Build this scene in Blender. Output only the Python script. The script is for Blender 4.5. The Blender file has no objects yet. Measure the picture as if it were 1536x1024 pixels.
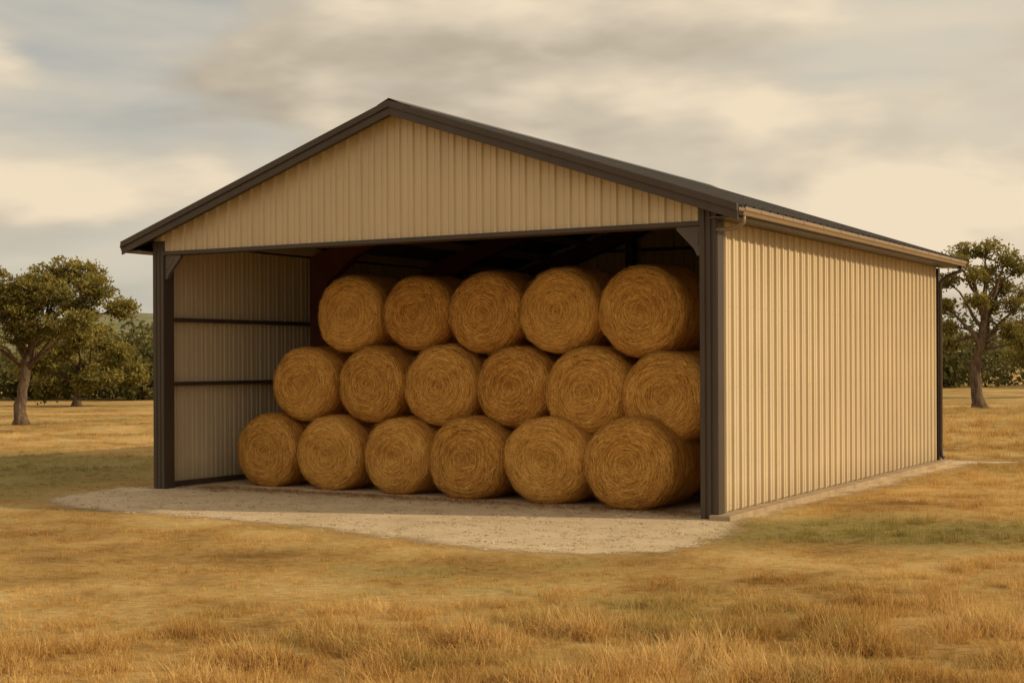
import bpy, bmesh, math, random
import numpy as np
from mathutils import Vector, noise as mnoise, Quaternion

random.seed(7); rng=np.random.default_rng(7)
S=bpy.context.scene
S.view_settings.view_transform='Standard'
try: S.view_settings.look='None'
except Exception: pass
S.view_settings.exposure=0
COL=S.collection

# ---------------------------------------------------------------- helpers
class NT:
    def __init__(s,tree): s.t=tree; s.n=tree.nodes; s.l=tree.links
    def node(s,typ,ins=None,**kw):
        nd=s.n.new(typ)
        for k,v in kw.items(): setattr(nd,k,v)
        if ins:
            for k,v in ins.items():
                sock=nd.inputs[k]
                if isinstance(v,bpy.types.NodeSocket): s.l.new(v,sock)
                else: sock.default_value=v
        return nd
    def math(s,op,a,b=0.0,c=None,clamp=False):
        d={0:a,1:b}
        if c is not None: d[2]=c
        return s.node('ShaderNodeMath',d,operation=op,use_clamp=clamp).outputs[0]
    def ramp(s,fac,stops,interp='LINEAR'):
        r=s.node('ShaderNodeValToRGB',{'Fac':fac}); cr=r.color_ramp; cr.interpolation=interp
        while len(cr.elements)<len(stops): cr.elements.new(0.5)
        for e,(p,c) in zip(cr.elements,stops):
            e.position=p; e.color=(c[0],c[1],c[2],1) if not isinstance(c,(int,float)) else (c,c,c,1)
        return r.outputs['Color']
    def mix(s,fac,a,b,blend='MIX'):
        m=s.node('ShaderNodeMix',data_type='RGBA',blend_type=blend)
        for i,v in ((0,fac),(6,a),(7,b)):
            if isinstance(v,bpy.types.NodeSocket): s.l.new(v,m.inputs[i])
            else: m.inputs[i].default_value = v if i==0 else (v[0],v[1],v[2],1)
        return m.outputs[2]
    def noise(s,vec,scale,detail=3,rough=.5,dist=0.):
        d={'Scale':scale,'Detail':detail,'Roughness':rough,'Distortion':dist}
        if vec is not None: d['Vector']=vec
        return s.node('ShaderNodeTexNoise',d).outputs['Fac']

def new_mat(name):
    m=bpy.data.materials.new(name); m.use_nodes=True
    nt=NT(m.node_tree); nt.n.clear()
    out=nt.node('ShaderNodeOutputMaterial')
    return m,nt,out
def principled(nt,out,col,rough=.7,metal=0.,bump=None,bstr=.3,bdist=.01,spec=.3):
    p=nt.node('ShaderNodeBsdfPrincipled',{'Roughness':rough,'Metallic':metal,'Specular IOR Level':spec})
    if isinstance(col,bpy.types.NodeSocket): nt.l.new(col,p.inputs['Base Color'])
    else: p.inputs['Base Color'].default_value=(*col,1)
    if bump is not None:
        b=nt.node('ShaderNodeBump',{'Height':bump,'Strength':bstr,'Distance':bdist})
        nt.l.new(b.outputs[0],p.inputs['Normal'])
    nt.l.new(p.outputs[0],out.inputs['Surface'])
    return p
def painted(name,col,rough=.45,var=.12,scale=1.3,streak=True,dirt=None):
    m,nt,out=new_mat(name)
    tc=nt.node('ShaderNodeTexCoord').outputs['Object']
    mp=nt.node('ShaderNodeMapping',{'Vector':tc,'Scale':(1.0,1.0,.12 if streak else 1.0)}).outputs[0]
    n1=nt.noise(mp,scale*4,4,.6); n2=nt.noise(tc,scale*.6,2,.5)
    f=nt.math('ADD',nt.math('MULTIPLY',n1,.5),nt.math('MULTIPLY',n2,.5))
    lo=tuple(c*(1-var) for c in col); hi=tuple(min(1,c*(1+var)) for c in col)
    c=nt.ramp(f,[(.35,lo),(.65,hi)])
    if dirt is not None:
        z=nt.node('ShaderNodeSeparateXYZ',{0:tc}).outputs[2]
        d=nt.math('MULTIPLY',nt.math('SUBTRACT',1.0,nt.math('DIVIDE',z,.5),clamp=True),nt.noise(mp,6,4,.7),clamp=True)
        c=nt.mix(nt.math('MULTIPLY',d,.9),c,dirt)
    principled(nt,out,c,rough,0,nt.noise(tc,3.0,2,.5),.12,.02,spec=.35)
    return m

M_WALL=painted('tan_metal_panel',(.60,.485,.32),.5,.06,dirt=(.34,.24,.13))
M_TRIM=painted('bronze_trim',(.066,.049,.037),.42,.15)
M_ROOF=painted('roof_metal',(.085,.070,.056),.45,.2,streak=False)
M_RED=painted('red_oxide_steel',(.12,.038,.025),.6,.25)
M_GIRT=painted('girt_steel',(.075,.050,.038),.55,.2)
M_GUT=painted('gutter_paint',(.27,.19,.115),.4,.08)
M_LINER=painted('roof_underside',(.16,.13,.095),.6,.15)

def concrete():
    m,nt,out=new_mat('concrete')
    tc=nt.node('ShaderNodeTexCoord').outputs['Object']
    n=nt.noise(tc,3,5,.65); n2=nt.noise(tc,40,3,.6)
    c=nt.ramp(n,[(.3,(.28,.20,.12)),(.7,(.44,.34,.22))])
    principled(nt,out,c,.9,0,n2,.6,.01)
    return m
M_CONC=concrete()

def obj(name,verts,faces,mat,parent=None,smooth=False,bevel=0):
    me=bpy.data.meshes.new(name); me.from_pydata([tuple(v) for v in verts],[],faces); me.update()
    bm=bmesh.new(); bm.from_mesh(me); bmesh.ops.recalc_face_normals(bm,faces=bm.faces); bm.to_mesh(me); bm.free()
    if mat: me.materials.append(mat)
    if smooth: me.polygons.foreach_set('use_smooth',[True]*len(me.polygons))
    o=bpy.data.objects.new(name,me); COL.objects.link(o)
    if parent: o.parent=parent
    if bevel:
        b=o.modifiers.new('bevel','BEVEL'); b.width=bevel; b.segments=2; b.limit_method='ANGLE'
    return o
def join_geo(parts):
    V=[];F=[]
    for v,f in parts:
        k=len(V); V+=list(v); F+=[tuple(i+k for i in q) for q in f]
    return V,F
def boxg(x0,x1,y0,y1,z0,z1):
    v=[(x,y,z) for x in (x0,x1) for y in (y0,y1) for z in (z0,z1)]
    return v,[(0,1,3,2),(4,6,7,5),(0,4,5,1),(2,3,7,6),(0,2,6,4),(1,5,7,3)]
def prism(poly,a0,a1,axis='y'):
    n=len(poly)
    if axis=='y': v=[(p[0],a0,p[1]) for p in poly]+[(p[0],a1,p[1]) for p in poly]
    elif axis=='x': v=[(a0,p[0],p[1]) for p in poly]+[(a1,p[0],p[1]) for p in poly]
    else: v=[(p[0],p[1],a0) for p in poly]+[(p[0],p[1],a1) for p in poly]
    f=[tuple(range(n)),tuple(range(2*n-1,n-1,-1))]+[(i,(i+1)%n,n+(i+1)%n,n+i) for i in range(n)]
    return v,f
def tube(pts,rads,seg=8):
    V=[];F=[]
    prev=None
    for i,p in enumerate(pts):
        p=Vector(p)
        d=(Vector(pts[min(i+1,len(pts)-1)])-Vector(pts[max(i-1,0)])).normalized()
        a=Vector((1,0,0)) if prev is None else prev
        if abs(a.dot(d))>.95: a=Vector((0,1,0))
        a=(a-d*a.dot(d)).normalized(); b=d.cross(a); prev=a
        for k in range(seg):
            t=2*math.pi*k/seg
            V.append(tuple(p+(a*math.cos(t)+b*math.sin(t))*rads[i]))
    for i in range(len(pts)-1):
        for k in range(seg):
            k2=(k+1)%seg
            F.append((i*seg+k,i*seg+k2,(i+1)*seg+k2,(i+1)*seg+k))
    F.append(tuple(range(seg))[::-1]); F.append(tuple((len(pts)-1)*seg+k for k in range(seg)))
    return V,F
def empty(name,loc=(0,0,0),rz=0):
    e=bpy.data.objects.new(name,None); e.location=loc; e.rotation_euler=(0,0,rz); e.empty_display_size=.3
    COL.objects.link(e); return e

# ---------------------------------------------------------------- barn
W=10.45; L=12.15; OV=.44; RIDGE=6.20; EAVE=4.29
SL=(RIDGE-EAVE)/(W/2+OV)
def rz(u): return RIDGE-SL*abs(u-W/2)
A0=math.radians(-30.4); ORG=Vector((-6.22,24.99,0))
ca,sa=math.cos(A0),math.sin(A0)
def w2(u,v): return (ORG.x+u*ca-v*sa, ORG.y+u*sa+v*ca)
barn=empty('metal_barn',ORG,A0)

def prof(length,period,h=.032,minor=True):
    P=[];s=0
    while s<length:
        c=[(0,0)]
        if minor: c+=[(period*.36,0),(period*.39,h*.28),(period*.45,h*.28),(period*.48,0)]
        c+=[(period-.075,0),(period-.060,h),(period-.025,h),(period-.010,0)]
        for a,b in c:
            if s+a<length: P.append((s+a,b))
        s+=period
    P.append((length,0)); return P
def sheet(name,P,fpos,mat,zb,zt,extra=None):
    V=[];F=[]
    for s,o in P:
        x,y=fpos(s,o); V+= [(x,y,zb),(x,y,zt(s))]
    for i in range(len(P)-1):
        F.append((2*i,2*i+2,2*i+3,2*i+1))
    o=obj(name,V,F,mat,barn)
    m=o.modifiers.new('t','SOLIDIFY'); m.thickness=.0015
    return o
HZ=4.10
Pf=prof(W,.25,.036)
def ins(P,s0):
    if any(abs(p[0]-s0)<1e-4 for p in P): return P
    for i in range(len(P)-1):
        if P[i][0]<s0<P[i+1][0]:
            t=(s0-P[i][0])/(P[i+1][0]-P[i][0]); return P[:i+1]+[(s0,P[i][1]+t*(P[i+1][1]-P[i][1]))]+P[i+1:]
    return P
Pf=ins(Pf,W/2)
sheet('gable_cladding',Pf,lambda s,o:(s,-.022-o),M_WALL,HZ,lambda s:rz(s)-.055)
sheet('rear_cladding',Pf,lambda s,o:(s,L+.02+o),M_WALL,.06,lambda s:rz(s)-.055)
Ps=prof(L-.06,.29,.036)
sheet('side_cladding_right',Ps,lambda s,o:(W+.012+o,s+.06),M_WALL,.085,lambda s:4.27)
sheet('side_cladding_left',prof(L-.06,.25,.036),lambda s,o:(-.012-o,s+.06),M_WALL,.06,lambda s:4.27)

# roof sheets
for side,nm in ((-1,'roof_panel_left'),(1,'roof_panel_right')):
    ue=W/2+side*(W/2+OV+.03)
    V=[];F=[]
    P=prof(L+.64,.32,.028,False)
    for s,o in P:
        V+=[(W/2,-.32+s,RIDGE+o),(ue,-.32+s,rz(ue)+o)]
    for i in range(len(P)-1): F.append((2*i,2*i+1,2*i+3,2*i+2))
    obj(nm,V,F,M_ROOF,barn)
def slab(u0,u1,top,bot): return [(u0,rz(u0)+top),(u1,rz(u1)+top),(u1,rz(u1)+bot),(u0,rz(u0)+bot)]
parts=[]
for u0,u1 in ((-OV,W/2),(W/2,W+OV)):
    parts.append(prism(slab(u0,u1,-.008,-.045),-.30,L+.30))
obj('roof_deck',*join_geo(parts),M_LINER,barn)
parts=[]
for v0,v1,vs0,vs1 in ((-.335,-.302,-.365,-.335),(L+.302,L+.335,L+.335,L+.365)):
    for u0,u1 in ((-OV-.03,W/2),(W/2,W+OV+.03)):
        parts.append(prism(slab(u0,u1,.012,-.205),v0,v1))
        parts.append(prism(slab(u0,u1,.020,-.085),vs0,vs1))
obj('rake_trim',*join_geo(parts),M_TRIM,barn,bevel=.006)
parts=[]
for v0,v1 in ((-.302,-.06),(L+.06,L+.302)):
    for u0,u1 in ((-OV,W/2),(W/2,W+OV)):
        parts.append(prism(slab(u0,u1,-.10,-.12),v0,v1))
obj('rake_soffit',*join_geo(parts),M_TRIM,barn)
obj('ridge_cap',*prism([(W/2-.22,rz(W/2-.22)+.034),(W/2,RIDGE+.045),(W/2+.22,rz(W/2+.22)+.034),(W/2,RIDGE+.055)],-.34,L+.34),M_ROOF,barn)
zt=rz(W+OV)
parts=[boxg(W+.05,W+OV,-.30,L+.30,4.12,4.14),boxg(-OV,-.05,-.30,L+.30,4.12,4.14)]
parts+= [boxg(W+OV,W+OV+.02,-.30,L+.30,4.11,zt-.03),boxg(-OV-.02,-OV,-.30,L+.30,4.11,zt-.03)]
obj('eave_soffit',*join_geo(parts),M_TRIM,barn)
def gutter(sgn,base):
    g=[(.022,4.25),(.022,4.145),(.09,4.145),(.105,4.185),(.125,4.205),(.125,4.25),(.11,4.25),(.11,4.24),(.115,4.24),(.115,4.21),(.098,4.192),(.085,4.153),(.03,4.153),(.03,4.25)]
    return [(base+sgn*a,z) for a,z in g]
obj('gutter_right',*prism(gutter(1,W+OV),-.28,L+.30),M_GUT,barn)
obj('gutter_left',*prism(gutter(-1,-OV),-.28,L+.30),M_GUT,barn)
parts=[]
for yy in np.arange(.3,L,.9): parts.append(boxg(W+OV+.12,W+OV+.13,yy,yy+.03,4.205,4.256))
obj('gutter_brackets',*join_geo(parts),M_GUT,barn)
V1=tube([(W+OV+.06,-.18,4.15),(W+OV+.055,-.18,4.05),(W+OV-.08,-.16,3.98),(W+.16,-.08,3.98),(W+.03,-.02,3.99)],[.03]*5,10)
obj('downspout_elbow',*V1,M_GUT,barn,smooth=True)
V1=tube([(W+OV+.06,L+.15,4.15),(W+OV+.04,L+.12,4.04),(W+.2,L+.04,3.92),(W+.09,L+.0,3.8),(W+.09,L,.35),(W+.11,L,.16),(W+.16,L,.12)],[.04]*7,10)
obj('downspout_rear',*V1,M_TRIM,barn,smooth=True)
def cchan(u0,u1,v0,v1,z0,z1):
    w=u1-u0
    poly=[(u0,v0),(u0+w*.28,v0),(u0+w*.32,v0+.02),(u0+w*.38,v0+.02),(u0+w*.42,v0),(u0+w*.62,v0),(u0+w*.66,v0+.02),(u0+w*.72,v0+.02),(u0+w*.76,v0),(u1,v0),(u1,v1),(u0,v1)]
    return prism(poly,z0,z1,'z')
obj('corner_column_left',*cchan(.0,.25,-.06,.2,0,4.30),M_TRIM,barn,bevel=.005)
obj('corner_column_right',*cchan(W-.20,W+.055,-.06,.2,0,4.30),M_TRIM,barn,bevel=.005)
parts=[boxg(W+.056,W+.066,-.05,.13,.02,4.11),boxg(W-.1,W+.066,L+.06,L+.075,.02,4.11),boxg(W+.056,W+.066,L-.07,L+.06,.02,4.11),boxg(-.066,-.056,L-.07,L+.06,.02,4.11)]
obj('corner_trim',*join_geo(parts),M_TRIM,barn)
parts=[boxg(.25,W-.20,-.062,.06,HZ-.045,HZ+.02),boxg(.25,W-.2,.0605,.2,HZ-.05,HZ+.16)]
obj('opening_header',*join_geo(parts),M_TRIM,barn,bevel=.004)
def brace(c,s):
    p=[(c,HZ-.046),(c+s*.36,HZ-.046),(c+s*.36,HZ-.09),(c+s*.10,HZ-.36),(c+s*.05,HZ-.46),(c,HZ-.46)]
    q=[(c+s*.03,HZ-.12),(c+s*.22,HZ-.12),(c+s*.03,HZ-.32)]
    return join_geo([prism(p,-.02,.05),prism(q,-.028,-.0205)])
obj('knee_braces',*join_geo([brace(.251,1),brace(W-.201,-1)]),painted('brace_steel',(.10,.085,.075),.5),barn,bevel=.004)
obj('base_trim_left',*boxg(.0,.10,.2,L,.02,.10),M_GIRT,barn)
parts=[]
for z in (1.82,2.95):
    for u0,u1 in ((.0,.12),(W-.12,W)):
        parts.append(boxg(u0,u1,.2,L-.02,z-.035,z+.035))
for z in (1.82,2.95,3.95):
    parts.append(boxg(.12,W-.12,L-.12,L,z-.035,z+.035))
parts.append(boxg(1.6,W-1.6,L-.12,L,4.75,4.82))
obj('wall_girts',*join_geo(parts),M_GIRT,barn)
parts=[]
for v in (4.15,8.15,11.85):
    for s in (0,1):
        def fx(u): return u if s==0 else W-u
        col=[(fx(.125),0),(fx(.35),0),(fx(.62),3.75),(fx(.125),rz(.125)-.22)]
        parts.append(prism(col,v-.012,v+.012))
        raf=[(fx(.125),rz(.125)-.22),(fx(.62),3.75),(fx(1.3),rz(1.3)-.62),(fx(W/2),RIDGE-.55),(fx(W/2),RIDGE-.22)]
        parts.append(prism(raf,v-.012,v+.012))
        def fl(a,b,t=.02):
            d=Vector((b[0]-a[0],b[1]-a[1])).normalized(); n=Vector((-d.y,d.x))*t*.5
            return prism([(a[0]+n.x,a[1]+n.y),(b[0]+n.x,b[1]+n.y),(b[0]-n.x,b[1]-n.y),(a[0]-n.x,a[1]-n.y)],v-.11,v+.11)
        parts.append(fl((fx(.35),0),(fx(.62),3.75)))
        parts.append(fl((fx(.62),3.75),(fx(1.3),rz(1.3)-.62)))
        parts.append(fl((fx(1.3),rz(1.3)-.62),(fx(W/2),RIDGE-.55)))
obj('steel_frames',*join_geo(parts),M_RED,barn)
parts=[]
for side in (-1,1):
    for k in range(6):
        u=W/2+side*(.25+k*.96)
        z=rz(u)-.05
        parts.append(boxg(u-.035,u+.035,.21,L-.02,z-.16,z-.005))
obj('roof_purlins',*join_geo(parts),painted('purlin_steel',(.62,.50,.34),.5),barn)
parts=[]
for u in (W*.33,W*.66): parts.append(boxg(u-.09,u+.09,L-.33,L-.125,0,rz(u)-.3))
obj('rear_wall_posts',*join_geo(parts),M_RED,barn)
parts=[boxg(W-.05,W+.26,-.12,L+.3,-.1,.075),boxg(-.14,.05,-.05,L+.2,-.1,.045),boxg(.05,W-.05,L-.05,L+.2,-.1,.045)]
obj('concrete_foundation',*join_geo(parts),M_CONC,barn,bevel=.012)
parts=[]
for z in (.16,1.82,2.95,4.05):
    for s in np.arange(.15,L-.1,.29):
        parts.append(boxg(W+.012,W+.018,s+.06,s+.070,z-.005,z+.005))
obj('panel_screws',*join_geo(parts),M_GUT,barn)

# ---------------------------------------------------------------- hay bales
def bale_material():
    m,nt,out=new_mat('straw')
    tc=nt.node('ShaderNodeTexCoord').outputs['Object']
    s=nt.node('ShaderNodeSeparateXYZ',{0:tc})
    x,y,z=s.outputs
    r=nt.math('SQRT',nt.math('ADD',nt.math('MULTIPLY',x,x),nt.math('MULTIPLY',z,z)))
    th=nt.math('ARCTAN2',z,x)
    wob=nt.noise(tc,2.5,2)
    rr=nt.math('ADD',nt.math('MULTIPLY',r,50),nt.math('MULTIPLY',wob,6))
    v=nt.node('ShaderNodeCombineXYZ',{0:rr,1:nt.math('MULTIPLY',y,40),2:nt.math('MULTIPLY',th,2.8)}).outputs[0]
    n=nt.noise(v,1.0,4,.7)
    att=nt.node('ShaderNodeAttribute',attribute_name='tone').outputs['Fac']
    oi=nt.node('ShaderNodeObjectInfo').outputs['Random']
    big=nt.noise(tc,3.2,3,.6)
    f=nt.math('ADD',nt.math('MULTIPLY',n,.66),nt.math('MULTIPLY',big,.26))
    f=nt.math('ADD',f,nt.math('MULTIPLY',nt.math('SUBTRACT',att,.5),.68))
    f=nt.math('ADD',f,nt.math('MULTIPLY',nt.math('SUBTRACT',oi,.5),.12))
    c=nt.ramp(f,[(.10,(.16,.055,.010)),(.30,(.50,.215,.040)),(.48,(.74,.375,.078)),(.72,(.94,.60,.17))])
    p=principled(nt,out,c,.75,0,n,.9,.02,spec=.2)
    return m
M_STRAW=bale_material()
def bale_mesh(idx):
    rnd=random.Random(idx)
    prof_=[(0,.035),(.06,.03),(.15,.012),(.26,.0),(.37,-.004),(.46,.004),(.54,.022),(.60,.055),(.64,.10),(.665,.16),(.68,.26),(.685,.42),(.683,.6),(.687,.8),(.685,1.0),(.68,1.18),(.66,1.32),(.60,1.41),(.45,1.45),(.2,1.46),(0,1.46)]
    seg=80; off=Vector((idx*13.1,idx*7.7,3.3))
    def disp(p):
        return mnoise.noise(p*1.6+off)*.034+mnoise.noise(p*5+off)*.014+mnoise.noise(p*14+off)*.006
    def surf(rad,y,t):
        cx=math.cos(t);cz=math.sin(t)
        sx=1.03; sz=.955 if cz>0 else .945
        p=Vector((rad*cx*sx,y,rad*cz*sz))
        d=disp(p)
        w=min(1,rad/.5)
        p.x+=cx*d*w; p.z+=cz*d*w
        fy=1 if y<.7 else -1
        if rad<.62: p.y-=fy*d*.9
        if p.z<-.615: p.z=-.615+(p.z+.615)*.25
        return p
    V=[];F=[];tone=[]
    for i,(rad,y) in enumerate(prof_):
        for k in range(seg):
            V.append(surf(rad,y,2*math.pi*k/seg)); tone.append(.33)
    for i in range(len(prof_)-1):
        for k in range(seg):
            k2=(k+1)%seg
            F.append((i*seg+k,i*seg+k2,(i+1)*seg+k2,(i+1)*seg+k))
    pl=[0]
    for a,b in zip(prof_[:-1],prof_[1:]): pl.append(pl[-1]+math.hypot(b[0]-a[0],b[1]-a[1]))
    def at(s):
        s=max(0,min(pl[-1]-1e-4,s))
        for i in range(len(pl)-1):
            if s<=pl[i+1]:
                t=(s-pl[i])/(pl[i+1]-pl[i]); a,b=prof_[i],prof_[i+1]
                nx,ny=-(b[1]-a[1]),(b[0]-a[0]); l=math.hypot(nx,ny)
                return a[0]+t*(b[0]-a[0]),a[1]+t*(b[1]-a[1]),(-nx/l,-ny/l)
    def strand(s,t,ln,tilt,lift,wd,tn,curl):
        base=len(V); n=4
        rad0,_,_=at(s); rad0=max(rad0,.03)
        for j in range(n):
            q=j/(n-1)-.5
            tt=t+q*ln/rad0*math.cos(tilt)
            ss=s+q*ln*math.sin(tilt)+curl*(q*q)
            ra,yy,(nr,ny)=at(ss)
            for sgn in (-1,1):
                ra2,yy2,_=at(ss+sgn*wd*.5)
                p=surf(ra2,yy2,tt)
                lf=lift*(.4+1.8*abs(q))
                p.x+=math.cos(tt)*nr*lf; p.z+=math.sin(tt)*nr*lf; p.y+=ny*lf
                V.append(p); tone.append(tn)
        for j in range(n-1):
            F.append((base+2*j,base+2*j+1,base+2*j+3,base+2*j+2))
    sface=pl[8]
    for k in range(7600):
        s=sface*math.sqrt(rnd.random())*1.05
        tilt=rnd.gauss(0,.13) if rnd.random()<.90 else rnd.uniform(-1.1,1.1)
        strand(s,rnd.uniform(0,6.283),rnd.uniform(.07,.26),tilt,rnd.uniform(.002,.013)+(.03*rnd.random() if rnd.random()<.07 else 0),rnd.uniform(.003,.0065),min(1,max(0,rnd.gauss(.46,.23))),rnd.uniform(-.02,.02))
    for k in range(4400):
        s=rnd.uniform(pl[7],pl[-1]-.25)
        strand(s,rnd.uniform(0,6.283),rnd.uniform(.1,.35),rnd.gauss(0,.12) if rnd.random()<.86 else rnd.uniform(-1,1),rnd.uniform(.002,.016)+(.04*rnd.random() if rnd.random()<.10 else 0),rnd.uniform(.004,.008),min(1,max(0,rnd.gauss(.5,.22))),rnd.uniform(-.05,.05))
    me=bpy.data.meshes.new('hay_bale_mesh_%d'%idx); me.from_pydata([tuple(v) for v in V],[],F); me.update()
    a=me.attributes.new('tone','FLOAT','POINT'); a.data.foreach_set('value',np.array(tone,dtype=np.float32))
    me.materials.append(M_STRAW); me.polygons.foreach_set('use_smooth',[True]*len(me.polygons))
    return me
bm_=[bale_mesh(i) for i in range(5)]
rows=[[(1.46,1.12,1.0),(2.91,1.02,1.0),(4.38,.92,1.0),(5.83,.78,1.05),(7.33,.68,1.08),(8.84,.50,1.09)],
      [(2.15,1.3,1.80),(3.63,1.25,1.80),(5.09,1.2,1.78),(6.50,1.15,1.77),(7.89,1.0,1.72),(9.26,.9,1.65)],
      [(3.04,1.45,3.02),(4.49,1.4,3.0),(5.86,1.35,2.98),(7.27,1.25,2.97),(8.77,1.1,2.93)]]
SC=[[1.0,.98,.99,1.05,1.09,1.10],[1.02,1.02,1.05,1.02,1.06,1.06],[1.03,1.0,1.05,1.05,1.10]]
bi=0
rb=random.Random(5)
for ri,row in enumerate(rows):
    for ci,(u,v,z) in enumerate(row):
        o=bpy.data.objects.new('hay_bale' if bi==0 else 'hay_bale.%03d'%bi, bm_[(bi*2+ri)%5]); COL.objects.link(o)
        x,y=w2(u,v); sc=SC[ri][ci]
        if ri==0: z=.622*sc*(.975 if ci>2 else 1)
        o.location=(x,y,z); o.rotation_euler=(0,0,A0+rb.uniform(-.03,.03))
        o.scale=(sc*(1 if rb.random()<.5 else -1),1,sc*(.975 if (ri==0 and ci>2) else 1)*rb.uniform(.995,1.01))
        bi+=1
V=[];F=[]
for k in range(3500):
    u=rb.uniform(.6,W-.3); v=.75-abs(rb.gauss(0,.40)); 
    if v<-1.2: continue
    x,y=w2(u,v); a=rb.uniform(0,6.28); l=rb.uniform(.05,.16); w=.004
    dx,dy=math.cos(a)*l,math.sin(a)*l; nx,ny=-math.sin(a)*w,math.cos(a)*w
    z=.014+rb.random()*.012; z2=z+rb.random()*.02; b=len(V)
    V+=[(x-nx,y-ny,z),(x+nx,y+ny,z),(x+dx+nx,y+dy+ny,z2),(x+dx-nx,y+dy-ny,z2)]; F.append((b,b+1,b+2,b+3))
obj('loose_straw',V,F,M_STRAW)

# ---------------------------------------------------------------- ground
def green_mask(nt,pos,big,mid):
    # greener growth: noise patches and the run-off strip outside the eave; the left spot paints the barn's shadow darker olive
    def spot(cx,cy,sx,sy):
        mp=nt.node('ShaderNodeMapping',{'Vector':pos,'Location':(-cx*sx,-cy*sy,0),'Scale':(sx,sy,0)}).outputs[0]
        d=nt.node('ShaderNodeVectorMath',{0:mp},operation='LENGTH').outputs['Value']
        return nt.math('SUBTRACT',1.0,d,clamp=True)
    near=nt.math('ADD',nt.math('MULTIPLY',spot(4.6,18.4,.26,.36),.30),nt.math('MULTIPLY',spot(-12,29,.13,.12),.36))
    a=nt.math('ADD',nt.math('MULTIPLY',big,.55),nt.math('MULTIPLY',mid,.45))
    a=nt.math('ADD',a,near)
    return nt.ramp(a,[(.51,0.0),(.65,1.0)])
def ground_material():
    m,nt,out=new_mat('dry_field')
    pos=nt.node('ShaderNodeNewGeometry').outputs['Position']
    big=nt.noise(pos,.12,2,.6); mid=nt.noise(pos,.9,3,.65); pat=nt.noise(pos,.28,2,.6)
    mp=nt.node('ShaderNodeMapping',{'Vector':pos,'Scale':(.45,1.1,1)}).outputs[0]
    fine=nt.noise(mp,14,5,.75)
    f=nt.math('ADD',nt.math('MULTIPLY',fine,.5),nt.math('MULTIPLY',mid,.5))
    f=nt.math('ADD',f,nt.math('MULTIPLY',nt.math('SUBTRACT',pat,.5),.6))
    c1=nt.ramp(f,[(.32,(.22,.125,.040)),(.5,(.47,.30,.105)),(.68,(.70,.51,.23))])
    c2=nt.ramp(fine,[(.3,(.12,.10,.028)),(.7,(.34,.29,.10))])
    g=green_mask(nt,pos,big,mid)
    c=nt.mix(nt.math('MULTIPLY',g,.75),c1,c2)
    principled(nt,out,c,.95,0,fine,.9,.05,spec=.1)
    return m
M_GROUND=ground_material()
xs=sorted(set([round(t,3) for t in np.concatenate([np.arange(-60,61,3),np.array([-1500,-1100,-800,-600,-450,-330,-250,-190,-140,-100,-78,78,100,140,190,250,330,450,600,800,1100,1500])])]))
ys=sorted(set([round(t,3) for t in np.concatenate([np.arange(-30,121,3),np.array([-400,-200,-100,-60,140,170,210,270,350,450,600,800,1100,1500,1900])])]))
def gz(x,y):
    d=max(0,math.hypot(x-2,y-25)-22)
    return min(1,d/30)*(.16*mnoise.noise(Vector((x*.05,y*.05,1)))) 
V=[(x,y,gz(x,y)) for y in ys for x in xs]; nx=len(xs)
F=[(j*nx+i,j*nx+i+1,(j+1)*nx+i+1,(j+1)*nx+i) for j in range(len(ys)-1) for i in range(nx-1)]
obj('ground',V,F,M_GROUND,smooth=True)

GP=[w2(.1,.0),w2(-.75,-.1),(-7.5,23.2),(-6.9,21.9),(-4.8,20.5),(-2.8,19.1),(-1.25,17.6),(-.1,16.6),(1.0,16.2),(1.9,16.5),(2.65,17.9),(3.05,19.3),w2(W+.40,.3),w2(W+.5,L*.5),w2(W+.7,L),w2(W+1.6,L+1.2),w2(W-1.5,L+.8),w2(0,L-.1)]
GPa=np.array(GP)
def sdist(P):
    P=np.asarray(P); A=GPa; B=np.roll(GPa,-1,0)
    d=np.full(len(P),1e9); ins_=np.zeros(len(P),bool)
    for a,b in zip(A,B):
        ab=b-a; t=np.clip(((P-a)@ab)/(ab@ab),0,1); q=a+t[:,None]*ab
        d=np.minimum(d,np.hypot(*(P-q).T))
        c=((a[1]>P[:,1])!=(b[1]>P[:,1]))&(P[:,0]<(b[0]-a[0])*(P[:,1]-a[1])/(b[1]-a[1]+1e-12)+a[0])
        ins_^=c
    return np.where(ins_,d,-d)
gx=np.arange(-9.0,12.5,.15); gy=np.arange(15,38,.15)
G=np.array([(x,y) for y in gy for x in gx]); sd=sdist(G); n_=len(gx)
fad=np.clip((sd+.75)/1.5,0,1)
V=[(p[0],p[1],.006) for p in G]; F=[]; MI=[]
for j in range(len(gy)-1):
    for i in range(n_-1):
        q=(j*n_+i,j*n_+i+1,(j+1)*n_+i+1,(j+1)*n_+i)
        if max(fad[k] for k in q)>0: F.append(q); MI.append(1 if min(fad[k] for k in q)<.999 else 0)
used=sorted(set(k for q in F for k in q)); mp_={k:i for i,k in enumerate(used)}
V=[V[k] for k in used]; F=[tuple(mp_[k] for k in q) for q in F]
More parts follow.
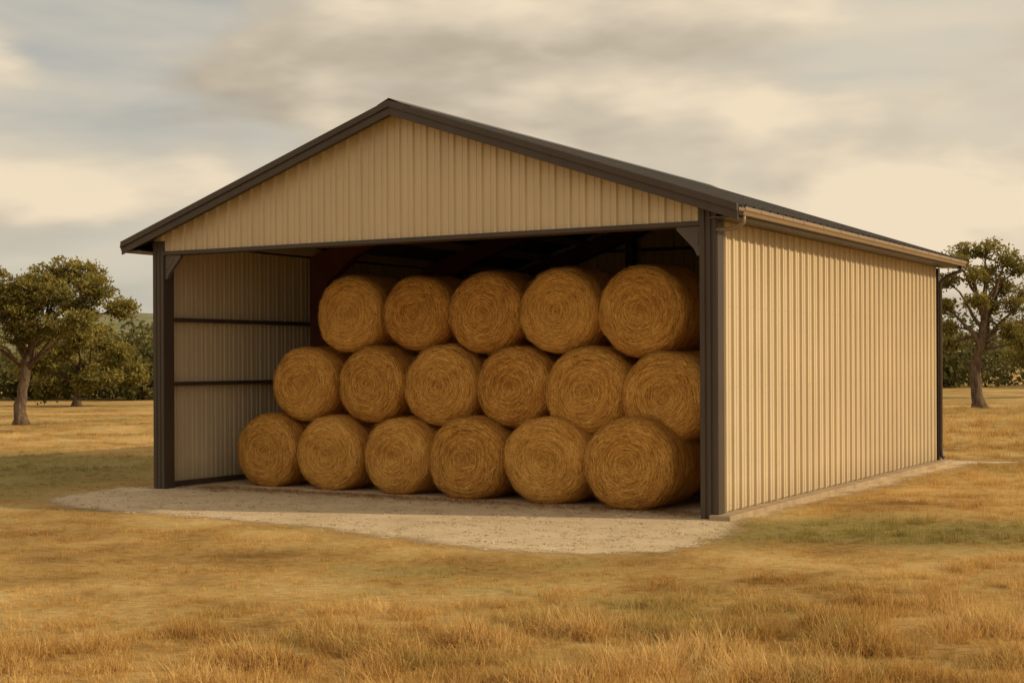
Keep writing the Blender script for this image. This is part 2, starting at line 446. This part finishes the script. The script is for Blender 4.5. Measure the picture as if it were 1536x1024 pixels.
def gravel_mat(name,edge):
    m,nt,out=new_mat(name)
    pos=nt.node('ShaderNodeNewGeometry').outputs['Position']
    vo=nt.node('ShaderNodeTexVoronoi',{'Vector':pos,'Scale':45.0},feature='F1')
    n1=nt.noise(pos,1.2,4,.65); n2=nt.noise(pos,9,4,.7)
    c=nt.ramp(nt.math('ADD',nt.math('MULTIPLY',n1,.65),nt.math('MULTIPLY',n2,.35)),[(.3,(.44,.325,.195)),(.52,(.60,.465,.30)),(.7,(.72,.585,.41))])
    tint=nt.node('ShaderNodeSeparateColor',{0:vo.outputs['Color']}).outputs[0]
    c=nt.mix(.18,c,nt.ramp(tint,[(0,(.30,.22,.14)),(.5,(.57,.45,.30)),(1,(.76,.65,.48))]))
    p=principled(nt,out,c,.95,0,nt.math('ADD',vo.outputs['Distance'],n2),.40,.010,spec=.1)
    if edge:
        at_=nt.node('ShaderNodeAttribute',attribute_name='fade').outputs['Fac']
        al=nt.math('ADD',at_,nt.math('ADD',nt.math('MULTIPLY',nt.math('SUBTRACT',nt.noise(pos,1.3,4,.7),.5),.7),nt.math('MULTIPLY',nt.math('SUBTRACT',nt.noise(pos,18,3,.8),.5),.4)))
        al=nt.ramp(al,[(.40,0.),(.62,1.)])
        nt.l.new(al,p.inputs['Alpha'])
    return m
gpad=obj('gravel_pad',V,F,gravel_mat('gravel',False))
gpad.data.materials.append(gravel_mat('gravel_edge',True)); gpad.data.polygons.foreach_set('material_index',MI)
a=gpad.data.attributes.new('fade','FLOAT','POINT'); a.data.foreach_set('value',np.array([fad[k] for k in used],dtype=np.float32))

def instancer(name,pts,scales,child,parent,tilt=.12,seed=1):
    r=np.random.default_rng(seed); V=[];F=[]
    for (x,y,z),s in zip(pts,scales):
        a=r.uniform(0,6.283); nrm=Vector((r.normal(0,tilt),r.normal(0,tilt),1)).normalized()
        ax=Vector((math.cos(a),math.sin(a),0)); ax=(ax-nrm*ax.dot(nrm)).normalized(); ay=nrm.cross(ax)
        c=Vector((x,y,z)); h=s*.5; b=len(V)
        V+=[c-ax*h-ay*h,c+ax*h-ay*h,c+ax*h+ay*h,c-ax*h+ay*h]; F.append((b,b+1,b+2,b+3))
    me=bpy.data.meshes.new(name); me.from_pydata([tuple(v) for v in V],[],F); me.update()
    o=bpy.data.objects.new(name,me); COL.objects.link(o)
    if parent: o.parent=parent
    o.instance_type='FACES'; o.use_instance_faces_scale=True; o.instance_faces_scale=1.0
    o.show_instancer_for_render=False; o.show_instancer_for_viewport=False
    child.parent=o
    return o
parts=[]
for k in range(7):
    bm=bmesh.new(); bmesh.ops.create_icosphere(bm,subdivisions=1,radius=.010*random.uniform(.5,1.3))
    o3=Vector((random.uniform(-.1,.1),random.uniform(-.1,.1),.004))
    for v in bm.verts:
        v.co*=random.uniform(.75,1.2); v.co.z*=.6; v.co+=o3
    parts.append(([tuple(v.co) for v in bm.verts],[tuple(v.index for v in f.verts) for f in bm.faces])); bm.free()
m,nt,out=new_mat('stone'); oi=nt.node('ShaderNodeObjectInfo').outputs['Random']
principled(nt,out,nt.ramp(oi,[(0,(.32,.24,.15)),(.5,(.55,.43,.29)),(1,(.72,.60,.44))]),.9)
stone=obj('stones',*join_geo(parts),m)
pts=np.column_stack([rng.uniform(-7.6,3.6,3500),rng.uniform(15.9,26,3500)])
s_=sdist(pts); vloc=(pts[:,0]-ORG.x)*(-sa)+(pts[:,1]-ORG.y)*ca
keep=(s_+rng.normal(0,.12,len(pts))>0)&(vloc<.9)
pts=pts[keep]
instancer('loose_stones',[(x,y,.006) for x,y in pts],rng.uniform(.5,1.3,len(pts)),stone,gpad,.02,3)

def grass_mat():
    m,nt,out=new_mat('dry_grass_blades')
    pos=nt.node('ShaderNodeNewGeometry').outputs['Position']
    oi=nt.node('ShaderNodeObjectInfo').outputs['Random']
    big=nt.noise(pos,.12,2,.6); mid=nt.noise(pos,.9,3,.65); pat=nt.noise(pos,.28,2,.6)
    at_=nt.node('ShaderNodeAttribute',attribute_name='tone').outputs['Fac']
    f=nt.math('ADD',nt.math('MULTIPLY',oi,.26),nt.math('ADD',nt.math('MULTIPLY',at_,.36),nt.math('MULTIPLY',mid,.46)))
    f=nt.math('ADD',f,nt.math('MULTIPLY',nt.math('SUBTRACT',pat,.5),1.0))
    f=nt.math('SUBTRACT',f,.05)
    c1=nt.ramp(f,[(.15,(.25,.125,.032)),(.45,(.60,.37,.12)),(.85,(.92,.70,.34))])
    c2=nt.ramp(f,[(.15,(.10,.10,.024)),(.5,(.27,.25,.07)),(.85,(.56,.45,.17))])
    c=nt.mix(nt.math('MULTIPLY',green_mask(nt,pos,big,mid),.8),c1,c2)
    d=nt.node('ShaderNodeBsdfDiffuse',{'Color':c}).outputs[0]; t=nt.node('ShaderNodeBsdfTranslucent',{'Color':c}).outputs[0]
    mx=nt.node('ShaderNodeMixShader',{0:.33,1:d,2:t}).outputs[0]
    nt.l.new(mx,out.inputs['Surface']); return m
M_GRASS=grass_mat()
def tuft(name,n,h,spread,wd,seed,lean=.5):
    r=random.Random(seed); V=[];F=[];tn=[]
    for k in range(n):
        a=r.uniform(0,6.283); rr=spread*math.sqrt(r.random()); x,y=rr*math.cos(a),rr*math.sin(a)
        la=r.uniform(0,6.283); ln=abs(r.gauss(0,lean))+.1; hh=h*r.uniform(.35,1.15)
        fa=r.uniform(0,6.283); wx,wy=math.cos(fa)*wd*.5,math.sin(fa)*wd*.5; t=r.random(); b=len(V)
        for j,(q,w) in enumerate(((0,1),(.5,.8),(.85,.5),(1,.08))):
            off=ln*q*q*hh; px=x+math.cos(la)*off; py=y+math.sin(la)*off; pz=hh*q*(1-.25*ln*q)-.005
            V+=[(px-wx*w,py-wy*w,pz),(px+wx*w,py+wy*w,pz)]; tn+=[t*.8+.2*q]*2
        for j in range(3): F.append((b+2*j,b+2*j+1,b+2*j+3,b+2*j+2))
    o=obj(name,V,F,M_GRASS)
    a=o.data.attributes.new('tone','FLOAT','POINT'); a.data.foreach_set('value',np.array(tn,dtype=np.float32))
    return o
field=empty('dry_grass')
N=52000
Y=np.exp(rng.uniform(math.log(8.3),math.log(66),N)); X=rng.uniform(-.52,.52,N)*Y
P=np.column_stack([X,Y]); s_=sdist(P)
ul=(X-ORG.x)*ca+(Y-ORG.y)*sa; vl=-(X-ORG.x)*sa+(Y-ORG.y)*ca
inb=(ul>-.25)&(ul<W+.3)&(vl>-.1)&(vl<L+.3)
keep=(~inb)&(s_<rng.normal(-.05,.22,N))
P=P[keep]
def nz(P,k,o): return np.array([mnoise.noise(Vector((x*k,y*k,o)))*.5+.5 for x,y in P])
hf=nz(P,.45,5); hf2=nz(P,1.7,9)
edge=np.clip((P[:,0]*.13+(12.8-P[:,1])*.30+.40),0,1)
edge=np.where(P[:,1]>17,np.clip(.25+P[:,0]*.03,.1,.5),edge)
clump=np.clip((hf2-.44)*4.2,0,1)
tall=edge*(.18+1.15*clump)*(.5+hf)
kp=rng.random(len(P))<(.36+.95*clump+.4*edge)
P=P[kp]; tall=tall[kp]; hf2=hf2[kp]; N=len(P)
sc=(.32+.85*tall+.18*hf2)*np.clip(P[:,1]/24,1,1.8)
sc*=np.where(sdist(P)>-.8,.75,1.0)
var=rng.integers(0,5,N)
specs=[(26,.11,.10,.0055,.6),(30,.10,.12,.005,.9),(22,.14,.09,.005,.45),(34,.075,.13,.006,1.0),(14,.19,.07,.0045,.35)]
for k,(n,h,sp,wd,le) in enumerate(specs):
    idx=np.where(var==k)[0]
    if k==4: idx=idx[(tall[idx]>.45)]
    t=tuft('tuft_%d'%(k+1),n,h,sp,wd,50+k,le)
    instancer('grass_patch_%d'%(k+1),[(P[i,0],P[i,1],gz(P[i,0],P[i,1])) for i in idx],sc[idx],t,field,.12,20+k)

# ---------------------------------------------------------------- trees
def leaf_mat(name,dark,lit,haze=None):
    m,nt,out=new_mat(name)
    pos=nt.node('ShaderNodeNewGeometry').outputs['Position']
    at_=nt.node('ShaderNodeAttribute',attribute_name='tone').outputs['Fac']
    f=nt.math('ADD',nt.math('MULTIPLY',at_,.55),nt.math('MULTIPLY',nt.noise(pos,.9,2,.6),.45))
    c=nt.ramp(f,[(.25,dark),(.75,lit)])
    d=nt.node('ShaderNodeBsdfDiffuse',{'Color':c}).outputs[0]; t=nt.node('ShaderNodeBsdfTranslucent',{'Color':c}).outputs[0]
    mx=nt.node('ShaderNodeMixShader',{0:.38,1:d,2:t}).outputs[0]
    nt.l.new(mx,out.inputs['Surface']); return m
M_LEAF=leaf_mat('tree_leaves',(.085,.085,.026),(.36,.30,.085))
M_LEAF2=leaf_mat('woodland_leaves',(.07,.072,.028),(.24,.21,.08))
m,nt,out=new_mat('bark'); tc=nt.node('ShaderNodeTexCoord').outputs['Object']
mp2=nt.node('ShaderNodeMapping',{'Vector':tc,'Scale':(6,6,1.2)}).outputs[0]; nb=nt.noise(mp2,2,5,.7)
principled(nt,out,nt.ramp(nb,[(.35,(.055,.036,.024)),(.65,(.20,.14,.09))]),.95,0,nb,1,.05); M_BARK=m

def leaves_mesh(name,C,D,size,mat,parent,seed):
    r=np.random.default_rng(seed); n=len(C)
    a=r.normal(size=(n,3)); a/=np.linalg.norm(a,axis=1)[:,None]
    b=r.normal(size=(n,3)); b-=a*(a*b).sum(1)[:,None]; b/=np.linalg.norm(b,axis=1)[:,None]
    s=size*r.uniform(.6,1.35,n)[:,None]
    a*=s; b*=s*.45
    V=np.stack([C-a*.5,C+b*.5,C+a*.5,C-b*.5],1).reshape(-1,3)
    me=bpy.data.meshes.new(name); me.vertices.add(4*n); me.vertices.foreach_set('co',V.astype(np.float32).ravel())
    me.loops.add(4*n); me.loops.foreach_set('vertex_index',np.arange(4*n,dtype=np.int32))
    me.polygons.add(n); me.polygons.foreach_set('loop_start',np.arange(0,4*n,4,dtype=np.int32)); me.polygons.foreach_set('loop_total',np.full(n,4,dtype=np.int32))
    me.update(calc_edges=True); me.validate()
    t=np.repeat(np.clip(D+r.normal(0,.15,n),0,1),4).astype(np.float32)
    at=me.attributes.new('tone','FLOAT','POINT'); at.data.foreach_set('value',t)
    me.materials.append(mat)
    o=bpy.data.objects.new(name,me); COL.objects.link(o)
    if parent: o.parent=parent
    return o

def make_tree(name,base,k,trunk,clumps,seed,r0=.24,twigs=34,lpt=38,lsize=.14,spray=.30,depth=1.0):
    r=random.Random(seed); e=empty(name,base)
    T=[Vector((dx*k,r.uniform(-.1,.1),dz*k)) for dx,dz in trunk]
    TT=[];RR=[];n=len(T)-1
    for i in range(n):
        for q in (0,.33,.66): TT.append(T[i].lerp(T[i+1],q)+Vector((r.uniform(-.04,.04),r.uniform(-.04,.04),0))); RR.append(r0*(1-.45*(i+q)/n)*r.uniform(.92,1.08))
    TT.append(T[-1]); RR.append(r0*.5)
    TT[0]=Vector((0,0,-.12)); RR[0]=r0*1.75; RR[1]=r0*1.12
    parts=[tube(TT,RR,12)]
    C=[];D=[]
    for (dx,dz,rad) in clumps:
        cen=Vector((dx*k,r.uniform(-1,1)*depth*(1.0+rad*k*.9),dz*k)); R=rad*k
        ti=r.uniform(.5,1.0)*(len(T)-1); i=min(int(ti),len(T)-2); st=T[i].lerp(T[i+1],ti-i)
        mid=st.lerp(cen,.5)+Vector((r.uniform(-.3,.3),r.uniform(-.3,.3),r.uniform(-.1,.45)))*R*.8
        q1=st.lerp(mid,.5)+Vector((r.uniform(-.12,.12),r.uniform(-.1,.1),0.05))
        q2=mid.lerp(cen,.5)+Vector((r.uniform(-.12,.12),r.uniform(-.1,.1),0.05))
        rr=r0*r.uniform(.30,.48)
        parts.append(tube([st,q1,mid,q2,cen],[rr,rr*.8,rr*.6,rr*.4,rr*.2],6))
        for t in range(twigs):
            d=Vector((r.gauss(0,1),r.gauss(0,1),r.gauss(0,1))).normalized(); rad2=R*(r.random()**.4)*1.10
            p=cen+Vector((d.x*rad2,d.y*rad2,d.z*rad2*.74))
            if t%2==0:
                s0=q2.lerp(cen,r.random()); parts.append(tube([s0,s0.lerp(p,.5)+Vector((0,0,.06)),p],[rr*.2,rr*.13,.006],4))
            nl=int(lpt*r.uniform(.4,1.4)); sp=spray*r.uniform(.6,1.2)
            for _ in range(nl):
                o_=Vector((r.gauss(0,.5),r.gauss(0,.5),r.gauss(0,.3)))*sp
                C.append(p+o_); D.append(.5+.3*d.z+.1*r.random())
    obj('trunk_and_limbs',*join_geo(parts),M_BARK,e,smooth=True)
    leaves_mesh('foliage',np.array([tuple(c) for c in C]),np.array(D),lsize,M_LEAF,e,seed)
    return e
def rel(bx,by,L_): return [(x-bx,by-y,r) for x,y,r in L_]
k1=.0237
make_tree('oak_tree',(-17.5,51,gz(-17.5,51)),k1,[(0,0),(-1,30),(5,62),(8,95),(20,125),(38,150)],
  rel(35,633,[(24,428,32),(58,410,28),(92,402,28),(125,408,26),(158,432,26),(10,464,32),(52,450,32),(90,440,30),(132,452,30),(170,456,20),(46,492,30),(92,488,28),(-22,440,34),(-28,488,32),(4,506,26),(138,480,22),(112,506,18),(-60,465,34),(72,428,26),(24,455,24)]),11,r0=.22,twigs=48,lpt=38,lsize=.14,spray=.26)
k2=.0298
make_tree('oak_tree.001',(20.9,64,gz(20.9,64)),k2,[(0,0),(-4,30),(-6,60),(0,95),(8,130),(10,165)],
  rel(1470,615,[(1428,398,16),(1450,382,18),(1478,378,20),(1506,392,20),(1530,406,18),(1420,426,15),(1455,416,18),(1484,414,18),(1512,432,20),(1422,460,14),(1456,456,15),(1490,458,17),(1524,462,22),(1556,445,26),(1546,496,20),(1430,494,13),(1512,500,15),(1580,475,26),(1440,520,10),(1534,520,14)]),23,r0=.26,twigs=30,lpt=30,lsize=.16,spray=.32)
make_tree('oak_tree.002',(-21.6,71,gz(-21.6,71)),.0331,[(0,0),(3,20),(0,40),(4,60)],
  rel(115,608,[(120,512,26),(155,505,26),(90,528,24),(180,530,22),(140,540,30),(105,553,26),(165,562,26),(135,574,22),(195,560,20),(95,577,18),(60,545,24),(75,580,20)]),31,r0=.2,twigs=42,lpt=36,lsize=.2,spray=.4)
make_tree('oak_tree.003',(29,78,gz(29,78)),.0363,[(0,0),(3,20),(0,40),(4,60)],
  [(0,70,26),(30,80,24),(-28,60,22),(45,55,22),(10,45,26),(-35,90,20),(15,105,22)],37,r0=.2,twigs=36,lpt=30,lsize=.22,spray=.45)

C=[];D=[]
def belt(x0,x1,yfun,hm,n,seed):
    rr=np.random.default_rng(seed)
    for i in range(n):
        x=rr.uniform(x0,x1); y=yfun(x)+rr.uniform(0,14); h=hm*rr.uniform(.5,1.25)*(1+(.2*math.sin(x*.21))); R=rr.uniform(1.4,3.0)
        m_=int(560*(R/2.4)**2)
        d=rr.normal(size=(m_,3)); d/=np.linalg.norm(d,axis=1)[:,None]
        rad=rr.uniform(.55,1.05,m_)**.6
        lump=1+.22*np.sin(d[:,0]*5+i)*np.cos(d[:,2]*6+i*2)
        c=np.column_stack([x+d[:,0]*R*rad*lump,y+d[:,1]*R*rad*lump,h*.5+d[:,2]*h*.52*rad*lump])
        c=c[c[:,2]>.05]
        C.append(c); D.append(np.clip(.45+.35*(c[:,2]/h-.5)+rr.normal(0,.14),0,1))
belt(-75,-8,lambda x:84+.0*x,3.3,130,1)
belt(-8,24,lambda x:100,4.0,40,2)
belt(20,80,lambda x:104,4.8,110,3)
leaves_mesh('distant_trees',np.concatenate(C),np.concatenate(D),.45,M_LEAF2,None,5)

m,nt,out=new_mat('hazed_hill_cover'); pos=nt.node('ShaderNodeNewGeometry').outputs['Position']
nn=nt.noise(pos,.05,5,.7)
principled(nt,out,nt.ramp(nn,[(.35,(.15,.165,.10)),(.65,(.28,.265,.16))]),1,0,nn,1,3,spec=0)  # distance haze is mixed into these paler greens
V=[];F=[];nxh=160;nyh=14
for j in range(nyh):
    for i in range(nxh):
        x=-900+1800*i/(nxh-1); y=300+j*25
        t=j/(nyh-1); prof_h=math.sin(min(1,t*1.25)*math.pi*.5)
        h=(14+10*mnoise.noise(Vector((x*.006,.3,0)))+4*mnoise.noise(Vector((x*.02,y*.02,2)))+5*math.exp(-((x+125)/50)**2))*prof_h
        V.append((x,y,h-.5+1.0*mnoise.noise(Vector((x*.15,y*.15,0)))*prof_h))
for j in range(nyh-1):
    for i in range(nxh-1): F.append((j*nxh+i,j*nxh+i+1,(j+1)*nxh+i+1,(j+1)*nxh+i))
obj('distant_hills',V,F,m,smooth=True)

# ---------------------------------------------------------------- light
elev=math.radians(25); az=math.atan2(.982,-.206)
sv=Vector((math.sin(az)*math.cos(elev),math.cos(az)*math.cos(elev),math.sin(elev)))
ld=bpy.data.lights.new('sun','SUN'); ld.energy=3.25; ld.angle=math.radians(.7); ld.color=(1,.80,.51)
lo=bpy.data.objects.new('sun',ld); COL.objects.link(lo); lo.rotation_euler=sv.to_track_quat('Z','Y').to_euler()

w=bpy.data.worlds.new('World'); S.world=w; w.use_nodes=True
nt=NT(w.node_tree); nt.n.clear(); out=nt.node('ShaderNodeOutputWorld')
sky=nt.node('ShaderNodeTexSky',sky_type='NISHITA'); sky.sun_disc=False; sky.sun_elevation=elev; sky.sun_rotation=az
sky.dust_density=3.0
bg1=nt.node('ShaderNodeBackground',{'Color':sky.outputs[0],'Strength':.10}).outputs[0]
d=nt.node('ShaderNodeTexCoord').outputs['Generated']
def cl(off,sx,sz): return nt.node('ShaderNodeMapping',{'Vector':d,'Location':off,'Scale':(sx,sx,sz)}).outputs[0]
# cumulus layer
o1=(1.3,2.9,3.35)
n1=nt.noise(cl(o1,4.6,12.5),1.0,6,.48,.15)
n1b=nt.noise(cl((o1[0]+.16,o1[1],o1[2]+.30),4.6,12.5),1.0,4,.48,.15)
n2=nt.noise(cl((9.3,4.2,2.),1.8,5.5),1.0,2,.5,.1)
veil=nt.noise(cl((2.3,7.2,1.),2.6,13.),1.0,4,.55,.2)
lit=nt.math('MULTIPLY',nt.math('SUBTRACT',n1,n1b),3.3)
shade=nt.math('ADD',nt.math('ADD',nt.math('MULTIPLY',nt.math('SUBTRACT',.56,n1),.7),lit),nt.math('ADD',.50,nt.math('MULTIPLY',nt.math('SUBTRACT',n2,.5),1.3)),clamp=True)
cc=nt.ramp(shade,[(.0,(.40,.335,.25)),(.35,(.52,.445,.34)),(.65,(.68,.58,.44)),(1.0,(.88,.73,.53))])
vc=nt.ramp(veil,[(.32,(.53,.50,.43)),(.5,(.63,.575,.465)),(.68,(.73,.635,.49))])
bgc=nt.node('ShaderNodeBackground',{'Color':cc,'Strength':1.0}).outputs[0]
bgv=nt.node('ShaderNodeBackground',{'Color':vc,'Strength':1.0}).outputs[0]
pale=nt.node('ShaderNodeMixShader',{0:nt.ramp(veil,[(.30,.74),(.52,.98)]),1:bg1,2:bgv}).outputs[0]
cov=nt.ramp(nt.math('ADD',nt.math('MULTIPLY',n1,.75),nt.math('MULTIPLY',n2,.25)),[(.42,0.),(.55,1.0)],'EASE')
nt.l.new(nt.node('ShaderNodeMixShader',{0:cov,1:pale,2:bgc}).outputs[0],out.inputs[0])

# ---------------------------------------------------------------- camera
cd=bpy.data.cameras.new('camera'); cd.lens=50.34; cd.sensor_width=36; cd.clip_end=4000; cd.clip_start=.1; cd.shift_y=.0189
co=bpy.data.objects.new('camera',cd); COL.objects.link(co); co.location=(0,0,2.2)
co.rotation_euler=(math.radians(90),math.radians(0.25),0); S.camera=co
